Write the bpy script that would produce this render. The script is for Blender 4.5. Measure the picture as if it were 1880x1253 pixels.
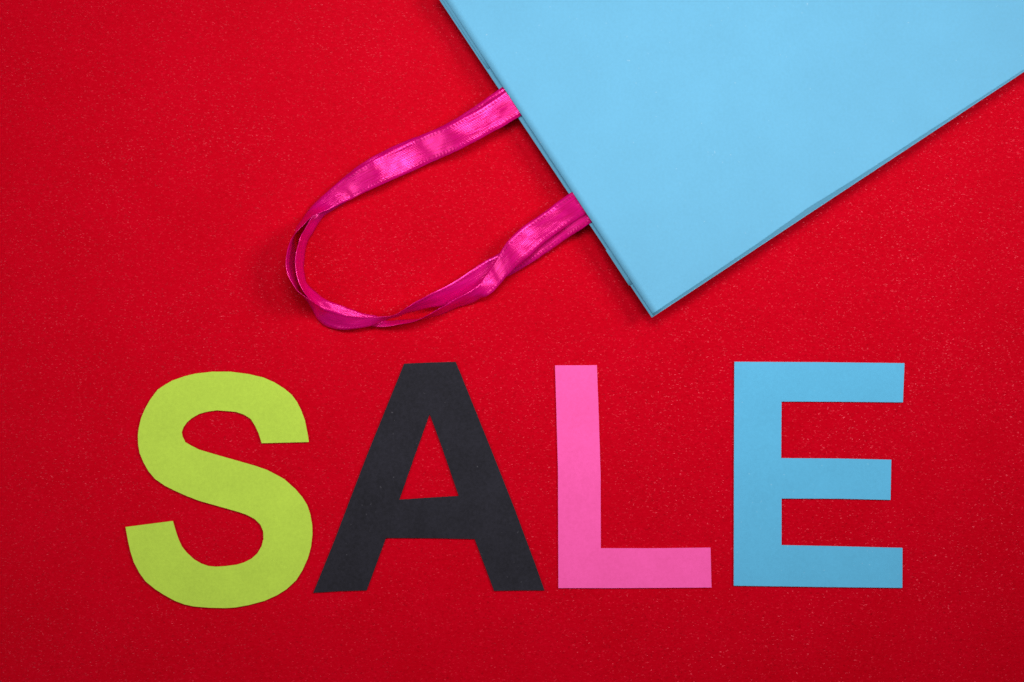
import bpy, bmesh, math, random
from mathutils import Vector, noise
random.seed(7)
for o in list(bpy.data.objects):
    bpy.data.objects.remove(o)
scene = bpy.context.scene
COL = scene.collection

# ------------------------------------------------------------------ camera
MM = 0.001
S = 0.0002                       # metres on the table per photograph pixel
LENS = 85.0
DIST = 1880 * S * LENS / 36.0    # height of the camera over the table
cd = bpy.data.cameras.new('camera')
cam = bpy.data.objects.new('camera', cd)
COL.objects.link(cam)
cam.location = (0, 0, DIST)
cam.rotation_euler = (0, 0, 0)   # straight down
cd.lens = LENS
cd.sensor_width = 36
cd.sensor_fit = 'HORIZONTAL'
cd.clip_start = 0.02
cd.clip_end = 20
scene.camera = cam

# ------------------------------------------------------------------ world, lamps, exposure
w = bpy.data.worlds.new('World')
scene.world = w
w.use_nodes = True
bg = w.node_tree.nodes['Background']
bg.inputs[0].default_value = (1, 1, 1, 1)
bg.inputs[1].default_value = 0.05

def softbox(name, loc, target, sx, sy, power, col=(1, 1, 1)):
    l = bpy.data.lights.new(name, 'AREA')
    l.shape = 'RECTANGLE'; l.size = sx; l.size_y = sy
    l.energy = power; l.color = col
    l.spread = math.radians(78)          # gridded softbox
    o = bpy.data.objects.new(name, l)
    COL.objects.link(o)
    o.location = loc
    d = Vector(target) - Vector(loc)
    o.rotation_euler = d.to_track_quat('-Z', 'Y').to_euler()
    return o
softbox('softbox_lamp', (0.02, 0.25, 0.48), (0.01, 0.06, 0), 0.34, 0.16, 0.35, (1.0, 0.985, 0.97))
softbox('softbox_lamp', (0.52, 0.24, 0.44), (0.02, 0.06, 0), 0.22, 0.24, 0.52, (1.0, 0.985, 0.97))
softbox('softbox_lamp', (-0.50, -0.10, 0.42), (0.0, 0.08, 0), 0.34, 0.36, 0.28, (1.0, 0.985, 0.97))

scene.view_settings.view_transform = 'Standard'
scene.view_settings.look = 'None'
scene.view_settings.exposure = 0.22
scene.view_settings.gamma = 1.0
scene.view_settings.use_curve_mapping = False

# ------------------------------------------------------------------ helpers
def at(px, py, z):
    """photograph pixel -> point at height z (metres) above the table"""
    k = S * (DIST - z) / DIST
    return Vector(((px - 940) * k, (626.5 - py) * k, z))

def link(o, parent=None):
    COL.objects.link(o)
    if parent is not None:
        o.parent = parent
        o.matrix_parent_inverse = parent.matrix_world.inverted()
    return o

def tag(o, label=None, cat=None, group=None, kind=None):
    if label: o['label'] = label
    if cat: o['category'] = cat
    if group: o['group'] = group
    if kind: o['kind'] = kind
    return o

def mesh_obj(name, verts, faces, mat, parent=None, smooth=False, uvs=None, thick=0.0, offset=-1.0):
    me = bpy.data.meshes.new(name)
    me.from_pydata([tuple(v) for v in verts], [], faces)
    me.update()
    if uvs is not None:
        lay = me.uv_layers.new(name='UVMap')
        for lp in me.loops:
            lay.data[lp.index].uv = uvs[lp.vertex_index]
    for p in me.polygons:
        p.use_smooth = smooth
    me.materials.append(mat)
    o = bpy.data.objects.new(name, me)
    if thick:
        m = o.modifiers.new('thickness', 'SOLIDIFY')
        m.thickness = thick
        m.offset = offset
    return link(o, parent)

class N:
    """small node-tree helper"""
    def __init__(self, name):
        self.mat = bpy.data.materials.new(name)
        self.mat.use_nodes = True
        self.t = self.mat.node_tree
        self.b = self.t.nodes['Principled BSDF']
    def n(self, typ, **kw):
        nd = self.t.nodes.new(typ)
        for k, v in kw.items():
            setattr(nd, k, v)
        return nd
    def l(self, a, b):
        self.t.links.new(a, b)
    def noise(self, vec, scale, detail=2.0, rough=0.5):
        nd = self.n('ShaderNodeTexNoise')
        nd.inputs['Scale'].default_value = scale
        nd.inputs['Detail'].default_value = detail
        nd.inputs['Roughness'].default_value = rough
        self.l(vec, nd.inputs['Vector'])
        return nd.outputs['Fac']
    def mapping(self, vec, scale=(1, 1, 1), rot=(0, 0, 0)):
        nd = self.n('ShaderNodeMapping')
        nd.inputs['Scale'].default_value = scale
        nd.inputs['Rotation'].default_value = rot
        self.l(vec, nd.inputs['Vector'])
        return nd.outputs['Vector']
    def rng(self, fac, a, b, c=0.0, d=1.0):
        nd = self.n('ShaderNodeMapRange')
        nd.inputs[1].default_value = a; nd.inputs[2].default_value = b
        nd.inputs[3].default_value = c; nd.inputs[4].default_value = d
        self.l(fac, nd.inputs[0])
        return nd.outputs[0]
    def math(self, op, a, b=None):
        nd = self.n('ShaderNodeMath', operation=op)
        for i, x in enumerate((a, b)):
            if x is None: continue
            if isinstance(x, (int, float)): nd.inputs[i].default_value = x
            else: self.l(x, nd.inputs[i])
        return nd.outputs[0]
    def mix(self, fac, a, b):
        nd = self.n('ShaderNodeMix', data_type='RGBA')
        if isinstance(fac, (int, float)): nd.inputs[0].default_value = fac
        else: self.l(fac, nd.inputs[0])
        for i, x in ((6, a), (7, b)):
            if isinstance(x, tuple): nd.inputs[i].default_value = (*x, 1)
            else: self.l(x, nd.inputs[i])
        return nd.outputs[2]
    def bump(self, h, strength, dist, prev=None):
        nd = self.n('ShaderNodeBump')
        nd.inputs['Strength'].default_value = strength
        nd.inputs['Distance'].default_value = dist
        self.l(h, nd.inputs['Height'])
        if prev is not None: self.l(prev, nd.inputs['Normal'])
        return nd.outputs['Normal']

def srgb(r, g, b, m=1.0):
    f = lambda c: (c / 255 / 12.92) if c / 255 <= 0.04045 else ((c / 255 + 0.055) / 1.055) ** 2.4
    return (f(r) * m, f(g) * m, f(b) * m)

# ------------------------------------------------------------------ materials
def red_material():
    m = N('pearly_red_paper')
    tc = m.n('ShaderNodeTexCoord').outputs['Object']
    nz = m.n('ShaderNodeTexNoise'); nz.inputs['Scale'].default_value = 900
    m.l(tc, nz.inputs['Vector'])
    sc = m.n('ShaderNodeVectorMath', operation='SCALE')
    m.l(nz.outputs['Color'], sc.inputs[0]); sc.inputs['Scale'].default_value = 0.0010
    wv = m.n('ShaderNodeVectorMath', operation='ADD')
    m.l(tc, wv.inputs[0]); m.l(sc.outputs[0], wv.inputs[1])
    v = m.mapping(wv.outputs[0], (0.42, 1.0, 1.0))
    # mica flecks: small elongated facets, some of them tilted at random
    vo = m.n('ShaderNodeTexVoronoi', feature='F1'); vo.inputs['Scale'].default_value = 2900
    m.l(v, vo.inputs['Vector'])
    sep = m.n('ShaderNodeSeparateColor'); m.l(vo.outputs['Color'], sep.inputs[0])
    core = m.rng(vo.outputs['Distance'], 0.62, 0.30)
    fleck = m.math('MULTIPLY', m.math('GREATER_THAN', sep.outputs[2], 0.62), core)
    patch = m.rng(m.noise(tc, 22, 3.0, 0.6), 0.30, 0.68, 0.45, 1.0)
    fleck = m.math('MULTIPLY', fleck, patch)
    cmb = m.n('ShaderNodeCombineXYZ')
    m.l(m.math('MULTIPLY', m.math('SUBTRACT', sep.outputs[0], 0.5), 0.74), cmb.inputs[0])
    m.l(m.math('MULTIPLY', m.math('SUBTRACT', sep.outputs[1], 0.5), 0.74), cmb.inputs[1])
    cmb.inputs[2].default_value = 1.0
    nr = m.n('ShaderNodeVectorMath', operation='NORMALIZE'); m.l(cmb.outputs[0], nr.inputs[0])
    fine = m.noise(m.mapping(wv.outputs[0], (0.6, 1, 1)), 1300, 2.0, 0.6)
    wide = m.noise(m.mapping(tc, (0.6, 1, 1)), 420, 2.0, 0.5)
    h = m.math('ADD', fine, m.math('MULTIPLY', wide, 0.6))
    bn = m.bump(h, 1.0, 0.00007)
    mixn = m.n('ShaderNodeMix', data_type='VECTOR')
    m.l(m.math('GREATER_THAN', fleck, 0.2), mixn.inputs[0]); m.l(bn, mixn.inputs[4]); m.l(nr.outputs[0], mixn.inputs[5])
    col = m.mix(m.rng(m.noise(tc, 35, 3.0, 0.5), 0.3, 0.7), srgb(192, 0, 22), srgb(198, 0, 26))
    col = m.mix(m.math('MULTIPLY', m.rng(fine, 0.45, 0.25), 0.35), col, srgb(160, 0, 10))
    col = m.mix(m.math('MULTIPLY', m.rng(fine, 0.56, 0.75), 0.5), col, srgb(218, 12, 42))
    m.l(col, m.b.inputs['Base Color'])
    m.l(m.rng(fleck, 0.0, 1.0, 0.50, 0.30), m.b.inputs['Roughness'])
    m.l(m.rng(fleck, 0.0, 1.0, 0.045, 0.36), m.b.inputs['Specular IOR Level'])
    m.b.inputs['Specular Tint'].default_value = (1.0, 0.32, 0.48, 1)
    m.l(mixn.outputs[1], m.b.inputs['Normal'])
    return m.mat

def paper_material(name, base, var=0.05, lint=None, lint_amt=0.0, rough=0.75, spec=0.2, thin=0.0):
    m = N(name)
    tc = m.n('ShaderNodeTexCoord').outputs['Object']
    n1 = m.noise(tc, 900, 3.0, 0.7)
    n2 = m.noise(tc, 60, 3.0, 0.55)
    fac = m.math('ADD', m.math('MULTIPLY', n1, 0.6), m.math('MULTIPLY', n2, 0.4))
    lo = tuple(c * (1 - var) for c in base); hi = tuple(min(1, c * (1 + var)) for c in base)
    col = m.mix(m.rng(fac, 0.35, 0.65), lo, hi)
    if lint:
        n3 = m.noise(m.mapping(tc, (1, 1, 1), (0, 0, 0.6)), 800, 1.0, 0.4)
        col = m.mix(m.math('MULTIPLY', m.rng(n3, 0.77, 0.82), lint_amt), col, lint)
    m.l(col, m.b.inputs['Base Color'])
    m.b.inputs['Roughness'].default_value = rough
    m.b.inputs['Specular IOR Level'].default_value = spec
    b = m.bump(n1, 0.6, 0.00003)
    m.l(m.bump(n2, 0.4, 0.00012, b), m.b.inputs['Normal'])
    if thin:                             # thin paper lets some light through
        tr = m.n('ShaderNodeBsdfTranslucent'); m.l(col, tr.inputs['Color'])
        ms = m.n('ShaderNodeMixShader'); ms.inputs[0].default_value = thin
        m.l(m.b.outputs[0], ms.inputs[1]); m.l(tr.outputs[0], ms.inputs[2])
        m.l(ms.outputs[0], m.t.nodes['Material Output'].inputs['Surface'])
    return m.mat

def satin_material():
    m = N('magenta_satin')
    uv = m.n('ShaderNodeTexCoord').outputs['UV']       # u metres along, v metres across
    thr = m.noise(m.mapping(uv, (130, 1700, 1)), 1.0, 2.0, 0.6)     # long warp threads
    wav = m.n('ShaderNodeTexWave', wave_type='BANDS', bands_direction='Y')
    wav.inputs['Scale'].default_value = 560
    wav.inputs['Distortion'].default_value = 0.6
    m.l(uv, wav.inputs['Vector'])
    sep = m.n('ShaderNodeSeparateXYZ'); m.l(uv, sep.inputs[0])
    edge = m.math('ABSOLUTE', m.math('SUBTRACT', sep.outputs['Y'], 0.0055))
    sel = m.math('MULTIPLY', m.rng(edge, 0.0034, 0.0037), m.rng(edge, 0.0048, 0.0044))                               # selvage strip on both sides
    dots = m.n('ShaderNodeTexWave', wave_type='BANDS', bands_direction='X')
    dots.inputs['Scale'].default_value = 230
    dots.inputs['Distortion'].default_value = 4.0
    m.l(uv, dots.inputs['Vector'])
    h = m.math('ADD', m.math('MULTIPLY', thr, 1.5), m.math('MULTIPLY', wav.outputs['Fac'], 0.4))
    h = m.math('ADD', h, m.math('MULTIPLY', m.math('MULTIPLY', sel, dots.outputs['Fac']), 0.9))
    col = m.mix(m.rng(thr, 0.3, 0.7), srgb(224, 0, 110), srgb(253, 10, 152))
    col = m.mix(m.math('MULTIPLY', m.math('MULTIPLY', sel, dots.outputs['Fac']), 0.3), col, srgb(150, 0, 84))
    m.l(col, m.b.inputs['Base Color'])
    m.b.inputs['Metallic'].default_value = 0.28
    m.b.inputs['Roughness'].default_value = 0.24
    m.b.inputs['Specular IOR Level'].default_value = 1.0
    m.b.inputs['Specular Tint'].default_value = (1.0, 0.36, 0.82, 1)
    m.b.inputs['Anisotropic'].default_value = 0.5
    tg = m.n('ShaderNodeTangent', direction_type='UV_MAP'); tg.uv_map = 'UVMap'
    m.l(tg.outputs[0], m.b.inputs['Tangent'])
    m.l(m.bump(h, 0.6, 0.00006), m.b.inputs['Normal'])
    tr = m.n('ShaderNodeBsdfTranslucent'); m.l(col, tr.inputs['Color'])
    ms = m.n('ShaderNodeMixShader'); ms.inputs[0].default_value = 0.2
    m.l(m.b.outputs[0], ms.inputs[1]); m.l(tr.outputs[0], ms.inputs[2])
    m.l(ms.outputs[0], m.t.nodes['Material Output'].inputs['Surface'])
    return m.mat

M_RED = red_material()
M_BAG = paper_material('sky_blue_bag_paper', srgb(120, 200, 240, 0.89), 0.04, srgb(205, 230, 245), 0.32, thin=0.16)
M_LIME = paper_material('lime_card', srgb(190, 222, 76, 0.9), 0.075)
M_BLACK = paper_material('black_card', srgb(33, 32, 41), 0.36, srgb(110, 108, 115), 0.35)
M_PINK = paper_material('pink_card', (0.98, 0.105, 0.42), 0.08)
M_BLUE = paper_material('blue_card', srgb(96, 188, 232, 0.9), 0.05, srgb(170, 215, 238), 0.3)
M_SATIN = satin_material()

# ------------------------------------------------------------------ the surface
def red_surface():
    hx, hy = 0.60, 0.48
    o = mesh_obj('red_paper_surface', [(-hx, -hy, 0), (hx, -hy, 0), (hx, hy, 0), (-hx, hy, 0)], [(0, 1, 2, 3)], M_RED)
    tag(o, 'pearly red textured paper spread flat under everything', 'paper', kind='structure')
red_surface()

# ------------------------------------------------------------------ cut-out letters
def trace(pts, ox, oy, k):
    return [(ox + x * k, oy + y * k) for x, y in pts]

def letter(loops, mat, z0, thick, label, tilt=(0, 0)):
    """flat card letter cut along the given outlines (first loop outside, others holes)"""
    bm = bmesh.new()
    allp = [p for lp in loops for p in lp]
    cx = (min(p[0] for p in allp) + max(p[0] for p in allp)) / 2
    cy = (min(p[1] for p in allp) + max(p[1] for p in allp)) / 2
    org = at(cx, cy, 0)
    edges = []
    for lp in loops:
        vs = []
        for i, (x, y) in enumerate(lp):
            z = z0 + thick
            vs.append(bm.verts.new(at(x, y, z) - org))
        edges += [bm.edges.new((vs[i], vs[(i + 1) % len(vs)])) for i in range(len(vs))]
    bmesh.ops.triangle_fill(bm, use_beauty=True, use_dissolve=False, edges=edges)
    for f in bm.faces:
        if f.normal.z < 0: f.normal_flip()
    for v in bm.verts:
        v.co.z += tilt[0] * v.co.x + tilt[1] * v.co.y
    r = bmesh.ops.extrude_face_region(bm, geom=bm.faces[:])
    newv = [g for g in r['geom'] if isinstance(g, bmesh.types.BMVert)]
    for v in newv: v.co.z -= thick
    bmesh.ops.recalc_face_normals(bm, faces=bm.faces[:])
    me = bpy.data.meshes.new('paper_letter')
    bm.to_mesh(me); bm.free()
    me.materials.append(mat)
    o = bpy.data.objects.new('paper_letter', me)
    o.location = org
    link(o)
    return tag(o, label, 'paper letter', 'paper letters spelling a word on the red surface')

k = 420 / 1880
s_up = [(1643, 680), (1634, 620), (1610, 500), (1580, 420), (1545, 350), (1500, 290), (1440, 240), (1360, 190), (1270, 150),
        (1150, 122), (1000, 102), (850, 102), (710, 118), (620, 140), (520, 175), (460, 210), (400, 250), (340, 330),
        (300, 400), (265, 480), (246, 560), (238, 620), (240, 700), (252, 770), (285, 850), (325, 920), (380, 985)]
s_low = [(380, 0), (460, 55), (540, 95), (640, 140), (740, 178), (860, 212), (960, 240), (1080, 275), (1140, 297), (1200, 330),
         (1245, 375), (1268, 430), (1270, 490), (1255, 550), (1220, 610), (1170, 655), (1110, 685), (1050, 703), (960, 715),
         (880, 720), (820, 715), (760, 695), (700, 660), (640, 605), (600, 555), (570, 490), (550, 430), (525, 344), (136, 394),
         (155, 500), (175, 590), (205, 685), (250, 770), (300, 840), (380, 905), (450, 950), (540, 1000), (620, 1030), (700, 1047),
         (820, 1057), (960, 1060), (1040, 1055), (1150, 1035), (1280, 1000), (1380, 955), (1460, 905), (1540, 830), (1590, 750),
         (1635, 650), (1660, 560), (1672, 460), (1670, 380), (1655, 290), (1630, 215), (1590, 150), (1530, 80), (1440, 0)]
s_in = [(1400, 962), (1300, 910), (1200, 875), (1050, 832), (900, 790), (740, 742), (680, 712), (628, 682), (605, 635), (598, 600),
        (612, 560), (640, 520), (680, 485), (740, 450), (800, 432), (885, 420), (960, 425), (1040, 432), (1110, 455), (1165, 490),
        (1200, 545), (1230, 610), (1255, 690)]
S_LOOP = trace(s_up[:-1], 200, 660, k) + trace(s_low, 200, 880, k) + trace(s_in, 200, 660, k)
letter([S_LOOP], M_LIME, 0.40 * MM, 0.32 * MM, 'lime green card letter S cut with scissors')

k = 460 / 1226
A_OUT = trace([(485, 75), (610, 69), (737, 66), (760, 120), (905, 480), (1020, 770), (1130, 1065), (1172, 1184), (1050, 1184), (925, 1186),
               (830, 933), (620, 929), (396, 928), (302, 1184), (170, 1188), (40, 1196), (140, 950), (300, 530)], 560, 640, k)
A_IN = trace([(610, 322), (668, 478), (752, 722), (600, 731), (462, 740), (530, 545)], 560, 640, k)
letter([A_OUT, A_IN], M_BLACK, 0.18 * MM, 0.35 * MM, 'black card letter A with pale lint specks')

k = 330 / 919
L_OUT = trace([(53, 59), (160, 59), (267, 58), (277, 330), (286, 620), (287, 994), (560, 994), (848, 991), (853, 1195), (400, 1198), (70, 1198), (68, 600), (61, 330)], 1000, 650, k)
letter([L_OUT], M_PINK, 0.24 * MM, 0.3 * MM, 'bright pink card letter L')

k = 370 / 1008
E_OUT = trace([(77, 67), (500, 69), (928, 74), (920, 270), (600, 267), (313, 266), (311, 549), (600, 551), (862, 557), (858, 758), (600, 752),
               (313, 751), (313, 984), (600, 990), (918, 998), (917, 1198), (550, 1194), (74, 1187), (75, 600)], 1320, 640, k)
letter([E_OUT], M_BLUE, 0.22 * MM, 0.35 * MM, 'sky blue card letter E')

# ------------------------------------------------------------------ the shopping bag
LC = Vector((1196.6, 583.7)); LM = Vector((-0.5558, -0.8314)); LU = Vector((0.8344, -0.5512))
FC = Vector((1198.6, 576.8)); FM = Vector((-0.5506, -0.8348)); FU = Vector((0.8344, -0.5512))
WIDE, LONG = 712.0, 1130.0

def lerp_tab(tab, x):
    if x <= tab[0][0]: return tab[0][1]
    for (a, va), (b, vb) in zip(tab, tab[1:]):
        if x <= b:
            t = (x - a) / (b - a); t = t * t * (3 - 2 * t)
            return va + (vb - va) * t
    return tab[-1][1]

# how far (photo px) the front panel's side edge stands back from the back panel's
INSET = [(0, 0.0), (120, 0.4), (220, 1.2), (300, 3.2), (345, 4.6), (400, 3.0), (450, 1.6), (560, 0.6), (800, -1.5), (1130, -2)]

def z_back(s, t):
    es = (2 * s - 1) ** 4
    et = math.exp(-t * 4.0)
    return (0.35 + 5.7 * (1 - (1 - es) * (1 - et)) + 1.17 * es * es) * MM

def z_front(s, t):
    es = (2 * s - 1) ** 6
    z = 7.7 - 0.25 * es + 0.35 * math.sin(math.pi * min(1, s)) * math.sin(math.pi * min(1.0, t * 0.9))
    z += 0.05 * math.sin(9 * s + 4 * t) + 0.04 * math.sin(17 * t - 6 * s)
    return z * MM

def panel(name, C, Mv, U, zf, parent, ns=28, nt=40, inset=None, thick=0.16 * MM, offset=0.0):
    vs, fs = [], []
    for j in range(nt + 1):
        t = j / nt
        for i in range(ns + 1):
            s = i / ns
            s = 0.5 - 0.5 * math.cos(math.pi * s)          # denser towards the edges
            p = C + Mv * (s * WIDE) + U * (t * LONG)
            if inset:
                d = lerp_tab(inset, t * LONG) * max(0, 1 - s * 6)
                p = p + Mv * d
            vs.append(at(p.x, p.y, zf(s, t)))
    for j in range(nt):
        for i in range(ns):
            a = j * (ns + 1) + i
            fs.append((a, a + ns + 1, a + ns + 2, a + 1))
    return mesh_obj(name, vs, fs, M_BAG, parent, smooth=True, thick=thick, offset=offset)

mid = LC + LM * (WIDE / 2) + LU * (LONG / 2)
bag = bpy.data.objects.new('shopping_bag', None)
bag.location = at(mid.x, mid.y, 0)
COL.objects.link(bag)
bpy.context.view_layer.update()
tag(bag, 'flat sky blue paper gift bag with two magenta ribbon handles', 'shopping bag')

panel('back_panel', LC, LM, LU, z_back, bag)
panel('front_panel', FC, FM, FU, z_front, bag, nt=90, inset=INSET)

def strip(name, pa, pb, za, zb, n, parent, thick=0.3 * MM):
    """sheet between two lines of pixels given as functions of 0..1"""
    vs, fs = [], []
    for i in range(n + 1):
        t = i / n
        a, b = pa(t), pb(t)
        vs.append(at(a.x, a.y, za(t))); vs.append(at(b.x, b.y, zb(t)))
    for i in range(n):
        a = 2 * i
        fs.append((a, a + 2, a + 3, a + 1))
    return mesh_obj(name, vs, fs, M_BAG, parent, smooth=True, thick=thick, offset=0.0)

# side gussets, folded inwards between the two panels
for s0, sg in ((0.0, 1), (1.0, -1)):
    f_edge = lambda t: FC + FM * (s0 * WIDE + sg * (lerp_tab(INSET, t * LONG) * (1 if s0 == 0 else 0) + 1.2)) + FU * (4 + t * (LONG - 8))
    b_edge = lambda t: LC + LM * (s0 * WIDE + sg * 1.2) + LU * (4 + t * (LONG - 8))
    crease = lambda t: LC + LM * (s0 * WIDE + sg * 150) + LU * (10 + t * (LONG - 20))
    strip('gusset', f_edge, crease, lambda t: z_front(s0, t) - 0.115 * MM, lambda t: 6.9 * MM, 40, bag, 0.06 * MM)
    strip('gusset', b_edge, crease, lambda t: z_back(s0, t) + 0.115 * MM, lambda t: 6.7 * MM, 40, bag, 0.06 * MM)

# turned-in hems along the mouth: one lip shows beyond the top corner, a short flap beyond the gusset
h0 = lambda t: LC + LM * (548 + 155 * t) + LU * 4.0
h1 = lambda t: LC + LM * (548 + 155 * t) + LU * 120.0
strip('hem', h0, h1, lambda t: 6.9 * MM, lambda t: 7.0 * MM, 6, bag, 0.25 * MM)
g0 = lambda t: LC + LM * (72 + 78 * t) - LU * (2.0 - 0.6 * t)
g1 = lambda t: LC + LM * (72 + 78 * t) + LU * 90.0
strip('hem', g0, g1, lambda t: 6.45 * MM, lambda t: 6.5 * MM, 6, bag, 0.25 * MM)

# folded-shut bottom of the bag
e_a = lambda t: LC + LM * (t * WIDE) + LU * (LONG - 1)
e_b = lambda t: FC + FM * (t * WIDE) + FU * (LONG - 1)
strip('base_fold', e_a, e_b, lambda t: z_back(t, 1.0), lambda t: z_front(t, 1.0), 12, bag)

# ------------------------------------------------------------------ ribbon handles
def catmull(pts, m):
    out = []
    n = len(pts)
    for i in range(n - 1):
        p0 = pts[max(0, i - 1)]; p1 = pts[i]; p2 = pts[i + 1]; p3 = pts[min(n - 1, i + 2)]
        # centripetal weights keep close stations from overshooting
        def tj(ti, a, b): return ti + max(1e-6, (b - a).length) ** 0.5
        t0 = 0.0; t1 = tj(t0, p0, p1) if i > 0 else t0 + 1e-3; t2 = tj(t1, p1, p2); t3 = tj(t2, p2, p3) if i < n - 2 else t2 + 1e-3
        for q in range(m):
            t = t1 + (t2 - t1) * q / m
            A1 = p0 if i == 0 else (t1 - t) / (t1 - t0) * p0 + (t - t0) / (t1 - t0) * p1
            A2 = (t2 - t) / (t2 - t1) * p1 + (t - t1) / (t2 - t1) * p2
            A3 = p3 if i == n - 2 else (t3 - t) / (t3 - t2) * p2 + (t - t2) / (t3 - t2) * p3
            if i == 0: B1 = A2
            else: B1 = (t2 - t) / (t2 - t0) * A1 + (t - t0) / (t2 - t0) * A2
            if i == n - 2: B2 = A2
            else: B2 = (t3 - t) / (t3 - t1) * A2 + (t - t1) / (t3 - t1) * A3
            out.append((t2 - t) / (t2 - t1) * B1 + (t - t1) / (t2 - t1) * B2)
    out.append(pts[-1])
    return out

RW = 0.011
def ribbon(name, stations, label, parent, sub=7, nv=10, crown=0.0, seed=1):
    rnd = random.Random(seed)
    def up(x, y, z):                     # the ribbon climbs to the raised mouth of the bag
        d = max(0.0, -(Vector((x, y)) - LC).dot(LU))
        return at(x, y, (z + 1.5 * math.exp(-(d / 75) ** 2)) * MM)
    e1 = [up(*s[0:3]) for s in stations]
    e2 = [up(*s[3:6]) for s in stations]
    mid6 = []
    a = catmull(e1, sub); b = catmull(e2, sub)
    n = len(a)
    vs, fs, uv = [], [], []
    u = 0.0
    for i in range(n):
        c = (a[i] + b[i]) / 2
        if i: u += (c - (a[i - 1] + b[i - 1]) / 2).length
        tdir = ((a[min(n - 1, i + 1)] + b[min(n - 1, i + 1)]) - (a[max(0, i - 1)] + b[max(0, i - 1)])).normalized()
        across = b[i] - a[i]
        nrm = tdir.cross(across)
        nrm = nrm.normalized() if nrm.length > 1e-9 else Vector((0, 0, 1))
        ja = rnd.uniform(-1, 1) * 0.00006; jb = rnd.uniform(-1, 1) * 0.00006
        for j in range(nv + 1):
            f = j / nv
            p = a[i] + across * f
            fade = min(1.0, i / 12, (n - 1 - i) / 12)
            p = p + nrm * (fade * (0.00026 * noise.noise(Vector((u * 115 + seed * 7, f * 1.9 + u * 55, seed))) + 0.00009 * noise.noise(Vector((u * 330 - f * 2.5, f * 2.2, seed * 3)))))
            if j == 0: p = p + across.normalized() * ja
            if j == nv: p = p + across.normalized() * jb
            vs.append(p)
            uv.append((u, f * RW))
    for i in range(n - 1):
        for j in range(nv):
            q = i * (nv + 1) + j
            fs.append((q, q + 1, q + nv + 2, q + nv + 1))
    o = mesh_obj(name, vs, fs, M_SATIN, parent, smooth=True, uvs=uv, thick=0.12 * MM, offset=0.0)
    o['label'] = label
    return o

RIB_A = [  # (edge P x,y,z mm, edge Q x,y,z mm), from the upper slot of the mouth round the loop to the lower slot
    (968, 143, 5.7, 996, 191, 5.7), (928, 166, 5.5, 956, 213, 5.5), (902, 184, 5.7, 928, 230, 5.6), (876, 201, 6.4, 900, 245, 6.3), (847, 216, 7.2, 871, 261, 7.0),
    (818, 231, 7.0, 842, 276, 6.9), (794, 240, 5.6, 820, 286, 5.6), (764, 253, 3.6, 790, 299, 3.7), (733, 268, 3.6, 757, 315, 3.4), (708, 280, 4.8, 733, 325, 4.6),
    (682, 294, 5.9, 706, 337, 5.8), (660, 307, 4.6, 684, 347, 5.4), (640, 321, 3.0, 663, 357, 4.8), (626, 331, 2.6, 648, 365, 3.6),
    (610, 344, 2.2, 630, 373, 3.6), (590, 362, 1.7, 610, 382, 4.0), (574, 378, 1.2, 591, 390, 6.0), (561, 393, 0.8, 573, 398, 8.2),
    (550, 408, 0.5, 557, 413, 10.4), (543, 420, 0.5, 546, 424, 11.0), (541, 441, 0.5, 536, 438, 11.2), (543, 458, 0.5, 529, 456, 11.2),
    (544, 477, 0.5, 525, 475, 11.2), (545, 492, 0.5, 525, 492, 11.2), (548, 506, 0.5, 528.5, 504, 11.2), (551, 521, 0.5, 537, 521, 11.2),
    (552, 536, 0.5, 547, 536, 11.2), (559, 547, 0.5, 560, 545, 11.0), (566, 557, 0.5, 571, 552, 10.6), (573, 568, 0.5, 582, 559, 8.6),
    (583, 586, 0.5, 593, 566, 6.4), (595, 597, 0.6, 605, 569, 5.0), (611, 603.5, 0.9, 620, 573, 4.6), (635, 606, 2.0, 638, 578, 4.6),
    (657, 603.5, 3.0, 662, 581.5, 4.8), (679, 599.5, 3.3, 684, 582, 5.2), (698, 592, 3.8, 702, 582, 6.4), (716, 585, 4.2, 715, 581, 7.6),
    (730, 581.5, 4.2, 727, 578, 8.8), (745, 576, 3.8, 741, 569, 9.6), (770, 571, 3.0, 760, 556.5, 9.0), (790, 566, 2.6, 777, 547, 8.2),
    (815, 562, 2.2, 798, 536, 7.0), (838, 552, 1.9, 816, 527.5, 5.6), (862, 541, 1.8, 840, 513.5, 4.2), (892, 528, 1.8, 870, 493, 3.2),
    (912, 516, 1.8, 891, 479, 2.6), (934, 507, 1.9, 912, 468, 2.3), (953, 496.5, 2.1, 934, 455, 2.2), (980, 480, 2.3, 960, 436, 2.3),
    (1010, 460, 2.5, 990, 416, 2.5), (1036, 441, 2.7, 1014, 398, 2.7), (1063, 424, 3.9, 1040, 380, 3.9), (1087, 408, 4.95, 1062, 366, 4.95), (1122, 385, 5.1, 1097, 343, 5.1)]
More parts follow.
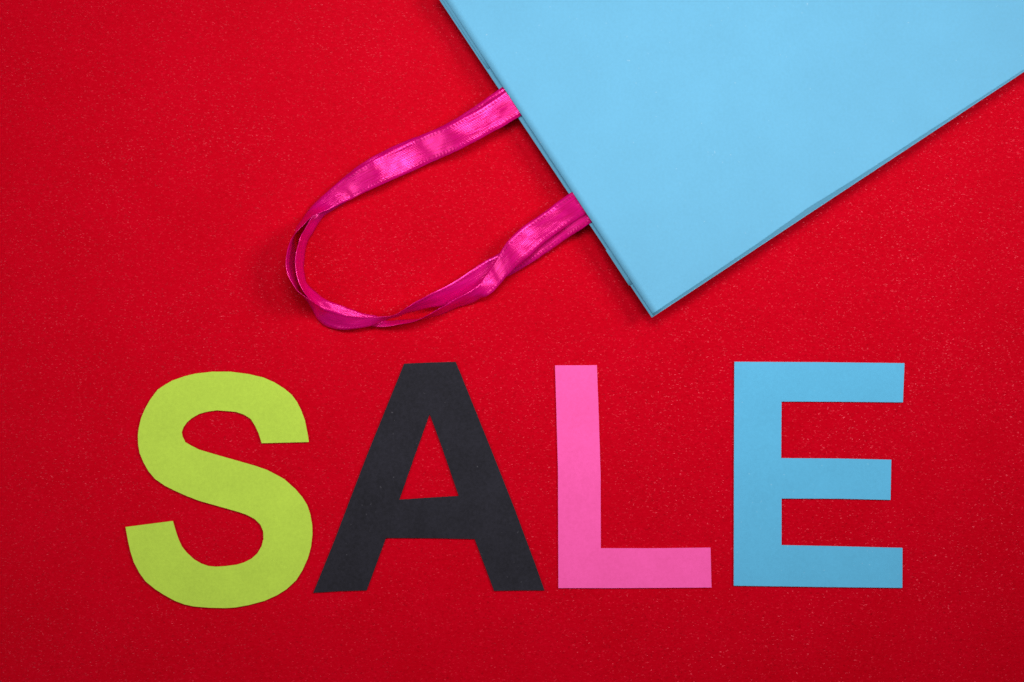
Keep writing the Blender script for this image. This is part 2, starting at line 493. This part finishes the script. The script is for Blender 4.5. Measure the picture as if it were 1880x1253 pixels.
RIB_B = [  # (edge F, edge G), same direction
    (963, 137, 5.1, 990, 182, 5.1), (923, 160, 5.0, 950, 207, 5.0), (894, 180, 4.8, 920, 226, 4.5), (866, 199.5, 3.6, 890, 242, 3.0), (842, 215, 2.9, 864, 258, 1.7), (820, 227.5, 1.4, 840, 270, 1.3),
    (780, 246.5, 1.3, 802, 288, 1.2), (750, 257, 1.4, 772, 300, 1.2), (706, 277, 1.6, 726, 322, 1.2), (668, 298, 1.6, 686, 340, 1.0),
    (636, 322, 1.1, 652, 358, 0.8), (612, 343, 0.9, 634, 372, 0.7), (596, 362, 0.9, 614, 384, 0.5), (581, 385, 1.8, 596, 396, 0.4),
    (569, 403, 4.2, 585, 410, 0.4), (559, 422, 7.0, 575, 427, 0.4), (551, 437, 9.0, 567, 440, 0.4), (545.5, 456, 9.6, 562, 456, 0.4),
    (542, 475, 10, 559, 480, 0.4), (543, 498, 10, 557.5, 492, 0.4), (549, 519, 10, 559, 505, 0.4), (558, 537, 9.5, 562, 519, 0.4),
    (572, 555, 6.4, 581, 538, 0.4), (589, 571, 3.4, 597, 550, 0.4), (612, 582, 2.0, 622, 559.5, 0.4), (640, 591, 1.5, 644, 568, 0.4),
    (666, 597, 1.6, 667, 576, 0.4), (698, 600.5, 2.2, 690, 580, 0.4), (716, 598.7, 3.4, 708, 589, 0.5), (736, 596, 5.0, 730, 588.5, 0.5),
    (757, 591.5, 6.0, 754, 587, 0.5), (784, 579.4, 7.0, 788, 584, 0.5), (802, 569, 7.2, 813, 577, 0.5), (818, 560, 7.2, 839, 566, 0.6),
    (840, 547, 6.8, 862, 559, 1.0), (862, 536, 6.4, 880, 550, 2.4), (881, 521, 5.4, 894, 544, 4.4), (893, 505, 4.3, 905, 536, 4.6),
    (904, 488, 4.2, 917, 523, 4.2), (916, 468, 5.8, 932, 506, 5.4), (930, 446, 6.8, 950, 488, 6.4), (948, 427, 6.0, 972, 470, 6.0), (968, 411, 5.3, 996, 448, 5.3),
    (1001, 388.5, 4.7, 1029, 424, 4.7), (1025, 370, 4.6, 1053, 408, 4.6), (1050, 353, 5.5, 1077, 393, 5.5), (1090, 327, 5.7, 1117, 367, 5.7)]
ribbon('handle', RIB_A, 'magenta satin ribbon handle whose shiny side faces up beside the upper slot', bag, seed=3)
ribbon('handle', RIB_B, 'magenta satin ribbon handle lying on top beside the lower corner', bag, seed=5)
